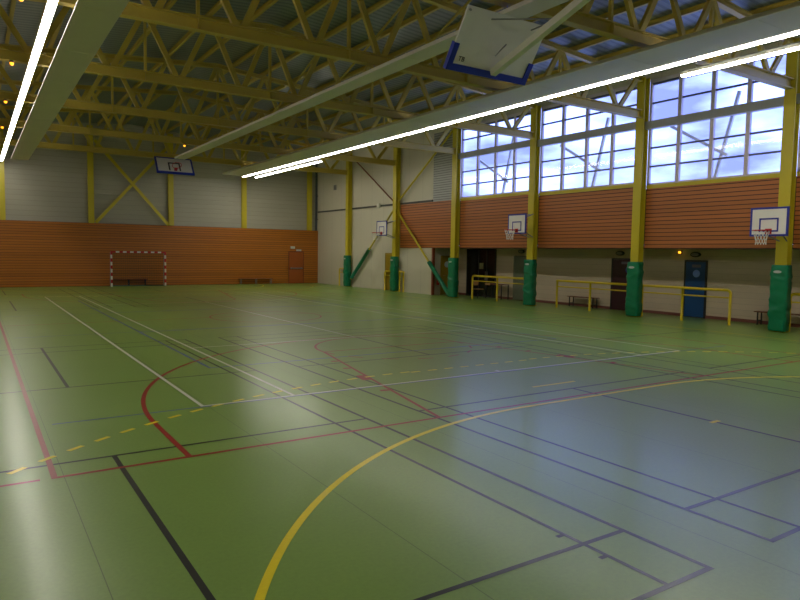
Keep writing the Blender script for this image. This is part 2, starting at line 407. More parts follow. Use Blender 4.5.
# long window wall
wr = MB()
SIDE_Y = 27.6
wr.box((XREC, YN, 0), (XREC + 0.2, SIDE_Y, 2.6))                 # recessed wall under the overhang
wr = wr.build('wall_right', BLOCK); struct(wr, 'cream painted block wall recessed behind the yellow handrails', 'wall')
s = MB(); s.box((XR + 0.02, SIDE_Y, 0), (XR + 0.2, YE, WOOD0)); s.box((XR + 0.02, COLY[1], WOOD0), (XR + 0.2, YE, 8.7)); s.box((XR + 0.06, SIDE_Y, WOOD0), (XR + 0.2, COLY[1], 8.7))
s.box((XR + 0.2, SIDE_Y, 0), (XREC + 0.2, SIDE_Y + 0.15, 2.6))   # return wall of the recess
s.box((XR + 0.02, YN, 8.34), (XR + 0.2, SIDE_Y, 8.75))           # strip above the windows
s.build('white_panel', WALLW, wr)
MB().box((XR + 0.06, YN, WOOD0), (XREC + 0.2, SIDE_Y, WOOD0 + 0.12)).build('soffit', TRIMD, wr)
for a, b in zip(COLY[1:], COLY[2:]):
    z1 = WOOD1 + (0.28 if a > 30 else DZB.get(a, 0))
    MB().box((XR, b + 0.17, WOOD0), (XR + 0.055, a - 0.17, z1)).build('wood_cladding', WOODR, wr)
    sp = a - 0.17
    MB().box((XR + 0.06, b, WOOD0 + 0.13), (XR + 0.16, a, WOOD1 + DZB.get(a, 0))).build('cladding_backing', TRIMD, wr) if a < 30 else None
MB().box((XR + 0.02, COLY[2] + 0.0, 4.78), (XR + 0.1, SIDE_Y, 8.34)).build('louvre_panel', LOUV, wr)
# trims and skirting
MB().box((XREC - 0.02, YN, 0.0), (XREC, SIDE_Y, 0.11)).build('baseboard_right', SKIRT)['kind'] = 'structure'
for i, (a, b) in enumerate(((COLY[0] + 0.17, YE - 0.32), (COLY[1] + 0.17, COLY[0] - 0.17), (SIDE_Y, COLY[1] - 0.17))):
    t = MB().box((XR - 0.03, a, 4.86), (XR + 0.02, b, 4.96)).build('trim_%d' % (i + 1), TRIMD); struct(t, 'dark horizontal rail across the white wall', 'trim')
for i, (a, b) in enumerate(zip(COLY[2:], COLY[3:])):
    t = MB().box((XR - 0.03, b + 0.17, WOOD1 + DZB.get(a, 0)), (XR + 0.12, a - 0.17, WOOD1 + 0.12 + DZB.get(a, 0))).build('trim_%d' % (i + 4), YEL); struct(t, 'yellow sill beam under the window', 'trim')
t = MB().bbox((XR - 0.02, SIDE_Y - 0.13, 0), (XR + 0.12, SIDE_Y - 0.0, WOOD0), 0.008).build('trim_10', BROWN); struct(t, 'red-brown post at the corner of the recess', 'post')

# windows: five bays between the columns
for i, (a, b) in enumerate(zip(COLY[2:], COLY[3:])):
    y1, y0 = a - 0.17, b + 0.17
    dz = DZB.get(a, 0); z0, zt0, zt1, z1 = WOOD1 + 0.12 + dz, 6.62 + dz * 0.8, 6.9 + dz * 0.8, 8.3
    w = thing('window_%d' % (i + 1), 'tall grid window in the %s bay from the end wall' % ORD[i], 'window', (XR, (y0 + y1) / 2, z0), kind='structure')
    fr = MB(); xa, xb = XR - 0.02, XR + 0.08
    fr.box((xa, y0, z0), (xb, y0 + 0.09, z1)); fr.box((xa, y1 - 0.09, z0), (xb, y1, z1)); fr.box((xa, y0, z0), (xb, y1, z0 + 0.06)); fr.box((xa, y0, z1 - 0.08), (xb, y1, z1 + 0.04))
    fr.build('window_frame', FRAMEM, w)
    mu = MB()
    ys = [y0 + (y1 - y0) * k / 4 for k in range(5)]
    for k in (1, 2, 3): mu.box((xa - 0.01, ys[k] - 0.065, z0), (xb, ys[k] + 0.065, z1))
    mu.build('mullion', FRAMEM, w)
    MB().bbox((xa - 0.1, y0 - 0.1, zt0), (xb, y1 + 0.1, zt1), 0.01).build('transom', TRANS, w)
    ba = MB()
    for zz in (z0 + (zt0 - z0) / 3, z0 + 2 * (zt0 - z0) / 3, zt1 + 0.62):
        ba.box((xa + 0.02, y0, zz - 0.03), (xb - 0.02, y1, zz + 0.03))
    ba.box((xa + 0.01, y0, z1 - 0.16), (xb - 0.01, y1, z1 - 0.06))
    ba.build('glazing_bar', BLUEFR, w)
    gp = MB(); gp.v = [(XR + 0.03, y0, z0), (XR + 0.03, y1, z0), (XR + 0.03, y1, z1), (XR + 0.03, y0, z1)]; gp.face((0, 1, 2, 3)[::-1]); gp.build('glass_pane', GLASS, w)
# pale slanting bars added outside the windows for the diagonals in the panes
for i, (a, b) in enumerate(zip(COLY[2:6], COLY[3:7])):
    bt = thing('window_brace', 'pair of pale bars added outside the %s window from the end wall' % ORD[i], 'brace', (XR + 0.6, (a + b) / 2, 4.7), 'pale bars outside the windows')
    m = (a + b) / 2
    MB().bar((XR + 0.6, m + 1.9, 6.75), (XR + 0.6, m - 0.2, 5.5), 0.08, 0.10).build('slant_bar', WHITEM, bt)
    MB().bar((XR + 0.62, m - 0.5, 7.5), (XR + 0.62, m + 0.3, 4.4), 0.08, 0.10).build('post', WHITEM, bt)

# ------------------------------------------------------------------ ROOF
xe = XR + 0.2; xw = XL - 0.2
c = MB(); zr = ztop(XC) + 0.16
prof = [(xw, ztop(xw) + 0.16), (XC, zr), (xe, ztop(xe) + 0.16)]
n = 0
for y in (YN - 0.2, YE + 0.2):
    for (x, z) in prof: c.v.append((x, y, z))
    for (x, z) in prof: c.v.append((x, y, z + 0.12))
for i in (0, 1):
    c.face((i, i + 1, 6 + i + 1, 6 + i)); c.face((3 + i, 9 + i, 9 + i + 1, 3 + i + 1))
c.face((0, 6, 9, 3)); c.face((2, 5, 11, 8)); c.face((0, 3, 4, 1)); c.face((1, 4, 5, 2)); c.face((6, 7, 10, 9)); c.face((7, 8, 11, 10))
struct(c.build('ceiling', DECK), 'dark ribbed metal roof deck over the yellow trusses', 'ceiling')

# purlins along the hall
px = []
x = XC - 8 * 1.267 - 0.0
k = -9
while True:
    x = XC + 0.633 + 1.267 * k
    if x > XR - 0.2: break
    if x > XL + 0.2: px.append(x)
    k += 1
first = None
for i, x in enumerate(reversed(px)):
    z = ztop(x) + 0.075
    lab = '%s yellow roof purlin counted from the window wall' % ORD[i].capitalize()
    lab = lab[0].lower() + lab[1:]
    if first is None:
        first = MB().ibeam((0, YN + 0.05, 0), (0, YE - 0.05, 0), 0.09, 0.15, 0.012, 0.01).build('roof_purlin', YELT, None, (0, 0, 0)); first.location = (x, 0, z)
        tag(first, lab, 'purlin', 'purlins under the roof deck')
    else:
        o = first.copy(); COL.objects.link(o); o.location = (x, 0, z); o['label'] = lab

# trusses
def truss(y, label):
    t = thing('roof_truss', label, 'truss', (XC, y, ZCH), 'yellow roof trusses')
    xl, xr = 2 * XC - CX0, CX0
    h = 0.28
    ch = MB(); ch.ibeam((xl, y, ZCH + h / 2), (xr - 0.005, y, ZCH + h / 2), 0.21, h, 0.022, 0.014); ch.build('bottom_chord', YELT, t)
    tc = MB()
    tc.ibeam((xl, y, ztop(xl) - 0.085), (XC, y, ztop(XC) - 0.085), 0.17, 0.16, 0.018, 0.012); tc.ibeam((XC, y, ztop(XC) - 0.085), (xr - 0.005, y, ztop(xr) - 0.085), 0.17, 0.16, 0.018, 0.012)
    tc.build('top_chord', YELT, t)
    xt = [8.1 + 1.9 * k for k in range(-6, 7)]
    for k in range(-6, 6):
        xb = 9.05 + 1.9 * k
        for xx in (xb - 0.95, xb + 0.95):
            s_ = 0.09 if xx > xb else -0.09
            MB().bar((xb + s_, y, ZCH + h - 0.005), (xx - s_ * 0.6, y, ztop(xx) - 0.165), 0.145, 0.10, (0, 1, 0)).build('diagonal', YELT, t)
    for xx in (0.5, 4.3, 8.1, 11.9, 15.7):
        v = MB().box((xx - 0.035, y - 0.045, ZCH + h - 0.005), (xx + 0.035, y + 0.045, ztop(xx) - 0.16))
        v.build('vertical', YELT, t)
        MB().box((xx - 0.008, y - 0.10, ZCH + 0.021), (xx + 0.008, y + 0.10, ZCH + h - 0.021)).build('stiffener', YELT, t)
    return t
T0 = truss(COLY[0], 'yellow lattice roof truss closest to the orange end wall')
for i in range(1, 7):
    l = '%s yellow lattice roof truss counted from the end wall' % ORD[i]
    if i == 6: l = 'yellow roof truss over the viewer from which the big hoop hangs'
    dup(T0, (0, COLY[i] - COLY[0], 0), l)

# longitudinal tie rods between trusses
ti = 0
for a, b in zip(COLY[:6], COLY[1:7]):
    o = MB().tube((10.0, a - 0.11, ZCH + 0.28), (10.0, b + 0.09, ztop(10) - 0.17), 0.035, 8).build('roof_tie_rod', YELT)
    ti += 1
    tag(o, 'thin yellow sloping rod tying the %s and %s trusses together' % (ORD[ti - 1], ORD[ti]), 'rod', 'tie rods between trusses')

# ------------------------------------------------------------------ COLUMNS, PADS
CN = ['nearest the end wall', 'carrying the wall hoop with the crossed braces', 'by the dark glazed doors', 'carrying the hoop between the dark doors and the benches',
      'beside the maroon door', 'carrying the hoop near the picture edge', 'just outside the view', 'by the near wall']
def column(y, label):
    t = thing('steel_column', label, 'column', (CX0, y, 0), 'yellow columns along the window wall', 'thing')
    m = MB(); m.ibeam((CX0 + 0.14, y, 0.025), (CX0 + 0.14, y, ztop(CX0) - 0.01), 0.33, 0.28, 0.02, 0.014, (1, 0, 0))
    m.build('shaft', YEL, t)
    MB().box((CX0 + 0.0, y - 0.19, 0), (CX1 + 0.025, y + 0.19, 0.025)).build('base_plate', YEL, t)
    return t
c0 = column(COLY[0], 'yellow steel column standing ' + CN[0])
for i in range(1, 7): dup(c0, (0, COLY[i] - COLY[0], 0), 'yellow steel column ' + CN[i])

def pad(y, label, seed, h=1.97):
    rnd = random.Random(seed)
    t = thing('column_pad', label, 'protective pad', (CX0, y, 0), 'green pads around the columns', 'thing')
    xo, xi = CX0 - 0.10, CX0 - 0.008; xb = CX0 + 0.20; wo, wi = 0.243, 0.178; r = 0.07
    out = [(xb, -wo)]
    for k in range(6):
        a = -PI / 2 - k * PI / 10; out.append((xo + r + r * math.cos(a), -wo + r + r * math.sin(a)))
    for k in range(1, 6): out.append((xo, -wo + r + (2 * wo - 2 * r) * k / 6))
    for k in range(6):
        a = PI - k * PI / 10; out.append((xo + r + r * math.cos(a), wo - r + r * math.sin(a)))
    out.append((xb, wo))
    inn = [(xb, wi), (xi, wi), (xi, -wi), (xb, -wi)]
    m = MB(); nz = 56; ko = len(out); ki = 4
    ph = [rnd.uniform(0, 6.28) for _ in range(8)]; zs = [rnd.uniform(0.2, 0.9) for _ in range(5)] + [rnd.uniform(0.9, 1.9) for _ in range(2)]
    for i in range(nz + 1):
        z = 0.03 + (h - 0.03) * i / nz
        for (x, yy) in out:
            d = 0
            for q, zc in enumerate(zs):
                u = (z - zc - 0.10 * math.cos(yy * 7 + ph[q])) / 0.05; d += 0.016 * math.exp(-u * u)
            d += 0.008 * math.sin(z * 16 + 2.2 * math.sin(yy * 6 + ph[7]))
            e = min(1, (i + 0.5) / 2, (nz - i + 0.5) / 2)
            sx = (x - (CX0 + 0.05)); d = d * e - 0.02 * (1 - e)
            L = math.hypot(sx, yy); m.v.append((CX0 + 0.05 + sx * (1 + d / L), y + yy * (1 + d / L), z))
        for (x, yy) in inn: m.v.append((x, y + yy, z))
    K = ko + ki
    for i in range(nz):
        for j in range(K):
            j2 = (j + 1) % K; m.face((i * K + j, (i + 1) * K + j, (i + 1) * K + j2, i * K + j2), 0, j < ko - 1)
    for i, rev in ((0, False), (nz, True)):
        idx = [i * K + j for j in range(K)]; m.face(idx if not rev else idx[::-1])
    for k_, pf in enumerate(m.f): pass
    m.build('cover', GREENP, t)
    lo = MB(); 
    for k in range(16): pass
    n = len(lo.v); lo.v.append((xo - 0.022, y + 0.02, h - 0.2))
    for k in range(20):
        a = 2 * PI * k / 20; lo.v.append((xo - 0.022, y + 0.02 + 0.115 * math.cos(a), h - 0.2 + 0.04 * math.sin(a)))
    for k in range(20): lo.face((0, 1 + (k + 1) % 20, 1 + k))
    n = len(lo.v)
    for k in range(20):
        a = 2 * PI * k / 20; lo.v.append((xo - 0.0, y + 0.02 + 0.115 * math.cos(a), h - 0.2 + 0.04 * math.sin(a)))
    for k in range(20): lo.face((1 + k, 1 + (k + 1) % 20, n + (k + 1) % 20, n + k))
    lo.build('maker_badge', SIGNW, t)
    st = MB()
    for zz in (0.35, 1.0, 1.65): st.box((xb - 0.03, y - wi - 0.04, zz), (xb - 0.005, y + wi + 0.04, zz + 0.05))
    return t
PN = ['green padded cover on the yellow column nearest the end wall', 'green padded cover on the column with the crossed braces', 'green padded cover by the dark glazed doors and mustard door',
      'green padded cover between the dark doors and the low bench', 'green padded cover in front of the maroon door', 'wrinkled green padded cover under the hoop at the picture edge']
for i in range(6): pad(COLY[i], PN[i], 30 + i)

# end wall posts and their bracing
EX = [1.36, 5.74, 10.2, 14.83, 19.5]
o = None
for i, x in enumerate(EX):
    m = MB().ibeam((x, YE - 0.115, 0.0), (x, YE - 0.115, ztop(x) + 0.0), 0.3, 0.21, 0.018, 0.012, (0, 1, 0)).build('wall_post', YEL)
    tag(m, '%s yellow steel post on the end wall counted from the goal corner side' % ORD[i], 'post', 'yellow posts on the end wall')
for lab, p, q in (('yellow diagonal brace rising towards the windows on the end wall', (5.95, YE - 0.26, 3.66), (10.0, YE - 0.26, 8.35)),
                  ('yellow diagonal brace falling towards the windows on the end wall', (5.95, YE - 0.32, 8.35), (10.0, YE - 0.32, 3.66))):
    tag(MB().bar(p, q, 0.17, 0.05, (0, 1, 0)).build('wall_brace', YEL), lab, 'brace', 'crossed braces on the end wall')

# crossed braces on the long wall around the second column
xb = CX0 + 0.14
def brace(label, p, q, r, m, sl=None):
    t = thing('wall_brace', label, 'brace', (xb, (p[0] + q[0]) / 2, min(p[1], q[1])), 'braces beside the second column')
    P = Vector((xb, *p)); Q = Vector((xb, *q))
    MB().tube(P, Q, r, 10).build('rod', m, t)
    if sl:
        A = P + (Q - P) * sl[0]; B2 = P + (Q - P) * sl[1]
        MB().tube(A, B2, r + 0.055, 14).build('padded_sleeve', GREENP, t)
c6 = COLY[1]
brace('yellow brace with green sleeve sloping down to the glazed door column', (c6 - 0.2, 4.42), (COLY[2] + 0.31, 0.05), 0.055, YEL, (0.62, 0.985))
brace('yellow brace with green sleeve sloping down towards the end wall', (c6 + 0.2, 4.66), (COLY[0] - 0.36, 0.5), 0.055, YEL, (0.55, 0.98))
brace('dark thin brace rising towards the end wall', (c6 + 0.2, 5.0), (COLY[0] - 0.2, 8.2), 0.04, BROWN)
brace('yellow brace rising over the timber band to the louvre', (c6 - 0.2, 5.05), (COLY[2] + 0.2, 8.3), 0.055, YEL)

# ------------------------------------------------------------------ WALL HOOPS
def hoop(y, dz, label):
    t = thing('basketball_hoop', label, 'basketball hoop', (CX0, y, 2.8 + dz), 'hoops on the window wall columns')
    xf = 18.9; z0, z1 = 2.79 + dz, 3.60 + dz; w = 0.525
    MB().bbox((xf, y - w, z0), (xf + 0.03, y + w, z1), 0.006).build('backboard', WHITEB, t)
    e = MB(); b = 0.05; xa = xf - 0.006
    e.box((xa, y - w - 0.005, z0 - 0.005), (xf + 0.034, y + w + 0.005, z0 + b)); e.box((xa, y - w - 0.005, z1 - b), (xf + 0.034, y + w + 0.005, z1 + 0.005))
    e.box((xa, y - w - 0.005, z0 + b), (xf + 0.034, y - w + b, z1 - b)); e.box((xa, y + w - b, z0 + b), (xf + 0.034, y + w + 0.005, z1 - b)); e.build('border', BLUEB, t)
    q = MB(); s_ = 0.045; ya, yb, za, zb = y - 0.27, y + 0.27, z0 + 0.12, z0 + 0.51
    q.box((xa, ya, za), (xf + 0.002, yb, za + s_)); q.box((xa, ya, zb - s_), (xf + 0.002, yb, zb)); q.box((xa, ya, za + s_), (xf + 0.002, ya + s_, zb - s_)); q.box((xa, yb - s_, za + s_), (xf + 0.002, yb, zb - s_))
    q.build('target_square', BLUEB, t)
    zr_ = z0 + 0.15; cx = xf - 0.15 - 0.225
    rm = MB(); rm.path([(cx + 0.225 * math.cos(2 * PI * k / 28), y + 0.225 * math.sin(2 * PI * k / 28), zr_) for k in range(28)], 0.013, 8, closed=True)
    rm.box((cx + 0.2, y - 0.09, zr_ - 0.012), (xf - 0.004, y + 0.09, zr_ + 0.012)); rm.box((xf - 0.016, y - 0.09, zr_ - 0.09), (xf - 0.004, y + 0.09, zr_ + 0.06)); rm.build('rim', REDM, t)
    nt = MB(); lev = [(0.222, 0.0), (0.19, -0.1), (0.155, -0.2), (0.135, -0.3), (0.14, -0.4)]; kk = 12
    def P(l, k):
        r_, dzz = lev[l]; a = 2 * PI * (k + 0.5 * (l % 2)) / kk; return (cx + r_ * math.cos(a), y + r_ * math.sin(a), zr_ + dzz)
    for l in range(4):
        for k in range(kk):
            nt.tube(P(l, k), P(l + 1, k), 0.005, 5); nt.tube(P(l, k), P(l + 1, k + (1 if l % 2 else -1)), 0.005, 5)
    nt.build('net', NETM, t)
    br = MB()
    for sy in (-0.3, 0.3):
        br.tube((xf + 0.03, y + sy, z0 + 0.62), (CX0 - 0.016, y + sy * 0.35, z0 + 0.85), 0.02, 8); br.tube((xf + 0.03, y + sy, z0 + 0.14), (CX0 - 0.016, y + sy * 0.35, z0 - 0.12), 0.02, 8)
        br.tube((xf + 0.045, y + sy, z0 + 0.06), (xf + 0.045, y + sy, z1 - 0.06), 0.018, 8)
    br.build('wall_mount', GREYM, t)
    return t
hoop(9.79, 0.0, 'white hoop board with blue border closest to the picture edge')
hoop(20.05, 0.24, 'white hoop board on the column beside the dark glazed doors')
hoop(30.76, 0.32, 'small distant hoop board above the green-sleeved sloping brace')

# ------------------------------------------------------------------ CEILING HOOPS (folded up)
# near one, seen from behind
t = thing('ceiling_hoop', 'large folded-up hoop board with blue padded corners hung from the roof', 'basketball hoop', (XC, 9.4, 5.47), 'folding hoops under the roof')
y0, z0, y1, z1 = 9.40, 5.47, 8.82, 6.34
x0, x1 = 7.08, 8.93
dn = Vector((0, y1 - y0, z1 - z0)).normalized(); nb = Vector((0, -dn.z, dn.y))   # board up direction and the face turned to the viewer
H = math.hypot(y1 - y0, z1 - z0)
def bpnt(x, u, d): return Vector((x, y0, z0)) + dn * u + nb * d
def bbrd(m, xa, xb_, ua, ub, da, db, mi=0):
    n = len(m.v)
    for d in (da, db):
        for (x, u) in ((xa, ua), (xb_, ua), (xb_, ub), (xa, ub)): m.v.append(tuple(bpnt(x, u, d)))
    for q in ((0, 3, 2, 1), (4, 5, 6, 7), (0, 1, 5, 4), (1, 2, 6, 5), (2, 3, 7, 6), (3, 0, 4, 7)): m.face([n + i for i in q], mi)
    return m
bbrd(MB(), x0, x1, 0, H, -0.02, 0.02).build('backboard', WHITEB, t)
p_ = MB(); bbrd(p_, x0 - 0.03, x1 + 0.03, -0.05, 0.07, -0.05, 0.045); bbrd(p_, x0 - 0.03, x0 + 0.08, 0.07, 0.42, -0.05, 0.045); bbrd(p_, x1 - 0.08, x1 + 0.03, 0.07, 0.36, -0.05, 0.045)
p_.build('corner_padding', BLUEPAD, t)
arm = MB(); A0 = bpnt(XC, 0.06, 0.06); A1 = Vector((XC, COLY[6] + 0.12, ZCH - 0.07))
arm.bar(A0, A1, 0.12, 0.12); arm.box((XC - 0.12, COLY[6] - 0.06, ZCH - 0.16), (XC + 0.12, COLY[6] + 0.2, ZCH)); arm.build('arm', WHITEM, t)
br = MB()
MID = A0 + (A1 - A0) * 0.33
for xx in (x0 + 0.55, x1 - 0.35): br.tube(bpnt(xx, H - 0.12, 0.03), MID + Vector((0.03 if xx > XC else -0.03, 0, 0.05)), 0.014, 8)
br.tube(bpnt(XC - 0.07, 0.35, 0.03), bpnt(XC - 0.07, 0.62, 0.2), 0.012, 8)
for xx in (x0 + 0.05, x1 - 0.06): br.tube(bpnt(xx, H - 0.06, 0.02), bpnt(xx, H - 0.06, 0.05), 0.02, 8)
br.build('stay_rod', GREYM, t)
cx = XC; rr = MB(); cc = bpnt(XC, 0.15, -0.15 - 0.225)
rr.path([tuple(bpnt(XC + 0.225 * math.cos(2 * PI * k / 24), 0.15, -0.375 + 0.225 * math.sin(2 * PI * k / 24))) for k in range(24)], 0.012, 8, closed=True)
bbrd(rr, XC - 0.09, XC + 0.09, 0.07, 0.2, -0.16, -0.02); rr.build('rim', REDM, t)
# small dark letters stencilled on the back
def letters(txt, org, ux, uy, size, nrm, material, parent, name='lettering'):
    cu = bpy.data.curves.new(name, 'FONT'); cu.body = txt; cu.size = size; cu.extrude = 0.002
    ob = bpy.data.objects.new('tmp', cu); COL.objects.link(ob)
    dg = bpy.context.evaluated_depsgraph_get(); me = bpy.data.meshes.new_from_object(ob.evaluated_get(dg))
    COL.objects.unlink(ob); bpy.data.objects.remove(ob)
    M = Matrix((( ux[0], uy[0], nrm[0], org[0]), (ux[1], uy[1], nrm[1], org[1]), (ux[2], uy[2], nrm[2], org[2]), (0, 0, 0, 1)))
    me.transform(M); me.transform(Matrix.Translation(-Vector(parent['_o'])))
    me.materials.clear(); me.materials.append(material); me.name = name
    o = bpy.data.objects.new(name, me); COL.objects.link(o); o.parent = parent; return o
letters('TB', bpnt(x0 + 0.17, 0.13, 0.023), Vector((1, 0, 0)), dn, 0.12, nb, DARKM, t)

# far one, seen from the front
t = thing('ceiling_hoop', 'distant folded-up hoop board under the roof above the goal', 'basketball hoop', (8.7, 34.9, 6.1), 'folding hoops under the roof')
y0, z0, y1, z1 = 34.7, 6.10, 35.3, 6.93; x0, x1 = 7.93, 9.77; xm = (x0 + x1) / 2
dn = Vector((0, y1 - y0, z1 - z0)).normalized(); nb = Vector((0, -dn.z, dn.y)); H = math.hypot(y1 - y0, z1 - z0)
bbrd(MB(), x0, x1, 0, H, -0.02, 0.02).build('backboard', WHITEB, t)
p_ = MB(); bbrd(p_, x0 - 0.03, x1 + 0.03, -0.03, 0.06, -0.05, 0.05); p_.build('corner_padding', BLUEPAD, t)
e = MB(); bbrd(e, x0 - 0.03, x0 + 0.06, 0.08, H, -0.03, 0.03); bbrd(e, x1 - 0.06, x1 + 0.03, 0.08, H, -0.03, 0.03); bbrd(e, x0 + 0.06, x1 - 0.06, H - 0.06, H + 0.01, -0.03, 0.03); e.build('border', BLUEB, t)
q = MB(); xq = xm - 0.02
bbrd(q, xq - 0.3, xq + 0.3, 0.62, 0.69, 0, 0.03); bbrd(q, xq - 0.3, xq - 0.23, 0.16, 0.62, 0, 0.03); bbrd(q, xq + 0.23, xq + 0.3, 0.16, 0.62, 0, 0.03); q.build('target_square', DARKM, t)
rr = MB(); rr.path([tuple(bpnt(xm + 0.225 * math.cos(2 * PI * k / 24), 0.2, 0.375 + 0.225 * math.sin(2 * PI * k / 24))) for k in range(24)], 0.014, 8, closed=True)
bbrd(rr, xm - 0.07, xm + 0.07, 0.14, 0.24, 0.02, 0.16); rr.build('rim', REDM, t)
ar = MB()
for xx in (x0 + 0.5, x1 - 0.5): ar.tube(bpnt(xx, H - 0.2, -0.02), (xx, COLY[0], ZCH + 0.005), 0.03, 8)
ar.bar(bpnt(xm, 0.1, -0.06), Vector((xm, COLY[0], ZCH)), 0.08, 0.08); ar.build('arm', WHITEM, t)

# ------------------------------------------------------------------ CEILING DUCTS
def duct(xa, xb_, za, zb, ya, yb, label, taper=0.0):
    t = thing('ceiling_duct', label, 'duct', (xa, ya, za), 'long grey ducts under the trusses')
    m = MB(); m.bbox((xa, ya, za), (xb_, yb, zb), 0.008)
    m.build('casing', DUCT, t)
    y = ya + 3.0
    while y < yb - 1: MB().box((xa - 0.004, y, za - 0.004), (xb_ + 0.004, y + 0.03, zb + 0.002)).build('joint_band', DUCT, t); y += 3.0
    h = MB()
    for y in COLY[:7]:
        if ya < y < yb: h.tube(((xa + xb_) / 2, y, zb), ((xa + xb_) / 2, y, ZCH), 0.012, 6)
    h.build('hanger', GREYM, t)
duct(1.63, 2.37, 6.42, 6.455, 1.0, 36.9, 'wide grey duct beside the single light row far from the windows')
duct(8.6, 9.12, 6.74, 6.83, 1.0, 34.0, 'slim grey duct running above the middle of the court')
duct(12.62, 13.9, 6.72, 6.81, 1.0, 38.9, 'grey duct along the double light row nearest the windows')

# ------------------------------------------------------------------ LIGHT ROWS
LEN = 1.5
base_b = None
def batten(x, y, z, label, group):
    global base_b
    if base_b is None:
        t = thing('ceiling_light', label, 'ceiling light', (x, y, z), group)
        MB().bbox((x - 0.085, y, z + 0.03), (x + 0.085, y + LEN, z + 0.11), 0.006).build('housing', WHITEM, t)
        tb = MB(); pts = [(-0.078, 0.029), (-0.07, 0.004), (-0.04, -0.012), (0.0, -0.018), (0.04, -0.012), (0.07, 0.004), (0.078, 0.029)]
        n = len(tb.v); k = len(pts)
        for yy in (y + 0.006, y + LEN - 0.006):
            for (px_, pz) in pts: tb.v.append((x + px_, yy, z + pz))
        for i in range(k - 1): tb.face((n + i, n + i + 1, n + k + i + 1, n + k + i), 0, True)
        tb.face((n + k - 1, n, n + k, n + 2 * k - 1)); tb.face(list(range(n + k - 1, n - 1, -1))); tb.face(list(range(n + k, n + 2 * k)))
        tb.build('diffuser', TUBE, t); base_b = t; return t
    o = dup(base_b, Vector((x, y, z)) - Vector(base_b.location), label); o['group'] = group; return o
def row(x, z, ya, yb, name, group):
    n = int(round((yb - ya) / (LEN + 0.012))); y = yb - LEN
    for i in range(n):
        batten(x, y, z, '%s lit batten from the end wall in the %s' % (ORD[i], name), group); y -= LEN + 0.012
    rl = thing('light_rail', 'thin metal rail carrying the lights of the %s' % name, 'rail', (x, ya, z + 0.11), 'rails above the light rows')
    MB().box((x - 0.03, yb - n * (LEN + 0.012), z + 0.11), (x + 0.03, yb, z + 0.15)).build('channel', GREYM, rl)
    h = MB()
    for yy in COLY[:7]:
        if ya < yy < yb: h.tube((x, yy, z + 0.15), (x, yy, ZCH), 0.01, 6)
    h.build('hanger', GREYM, rl)
row(1.37, 6.72, 1.5, 40.6, 'row farthest from the windows', 'battens of the row far from the windows')
row(14.12, 6.72, 1.5, 39.4, 'long row along the windows', 'battens of the long row nearest the windows')
row(14.86, 6.72, 29.6, 39.2, 'short row by the end wall', 'battens of the short far row')
row(15.16, 6.72, 1.5, 10.2, 'short row before the windows', 'battens of the short near row')

# ------------------------------------------------------------------ HANDRAILS
def rail(label, ya, yb, posts, x=20.2, round_end=(False, False), h=1.12):
    t = thing('handrail', label, 'handrail', (x, (ya + yb) / 2, 0), 'yellow handrails along the window wall')
    r = 0.045; m = MB()
    pts = []
    lo, hi = ya, yb
    if round_end[0]:
        pts += [(x, lo, 0.0), (x, lo, h - 0.12)] + [(x, lo + 0.12 - 0.12 * math.cos(a), h - 0.12 + 0.12 * math.sin(a)) for a in [PI / 2 * k / 5 for k in range(1, 6)]]
    else: pts.append((x, lo, h))
    if round_end[1]:
        pts += [(x, hi - 0.12 + 0.12 * math.sin(a), h - 0.12 + 0.12 * math.cos(a)) for a in [PI / 2 * k / 5 for k in range(0, 5)]] + [(x, hi, h - 0.12), (x, hi, 0.0)]
    else: pts.append((x, hi, h))
    m.path(pts, r, 12); m.build('top_rail', RAILY, t)
    MB().tube((x, ya + 0.02, 0.88), (x, yb - 0.02, 0.88), 0.026, 10).build('mid_rail', RAILY, t)
    for p in posts: MB().tube((x, p, 0), (x, p, h - 0.02), r, 12).build('post', RAILY, t)
rail('yellow handrail ending in a rounded corner in front of the blue door', 11.54, 14.86, [13.22, 14.82], round_end=(True, False))
rail('yellow handrail in front of the low bench and maroon door', 15.25, 18.95, [17.2, 18.93, 15.28])
rail('yellow handrail in front of the dark glazed doors', 20.4, 24.4, [22.62, 20.44], round_end=(False, True))
rail('yellow handrail cut off by the picture edge beside the wrinkled pad', 5.0, 9.72, [5.04, 7.2], round_end=(False, True))
rail('short yellow handrail behind the column with crossed braces', 30.0, 30.46, [30.42, 30.04], x=19.92)
rail('short yellow handrail just beyond the column with crossed braces', 31.16, 32.0, [31.2], x=19.92, round_end=(False, True))
rail('short yellow handrail beyond the column nearest the end wall', 36.7, 37.6, [36.74], x=19.92, round_end=(False, True))

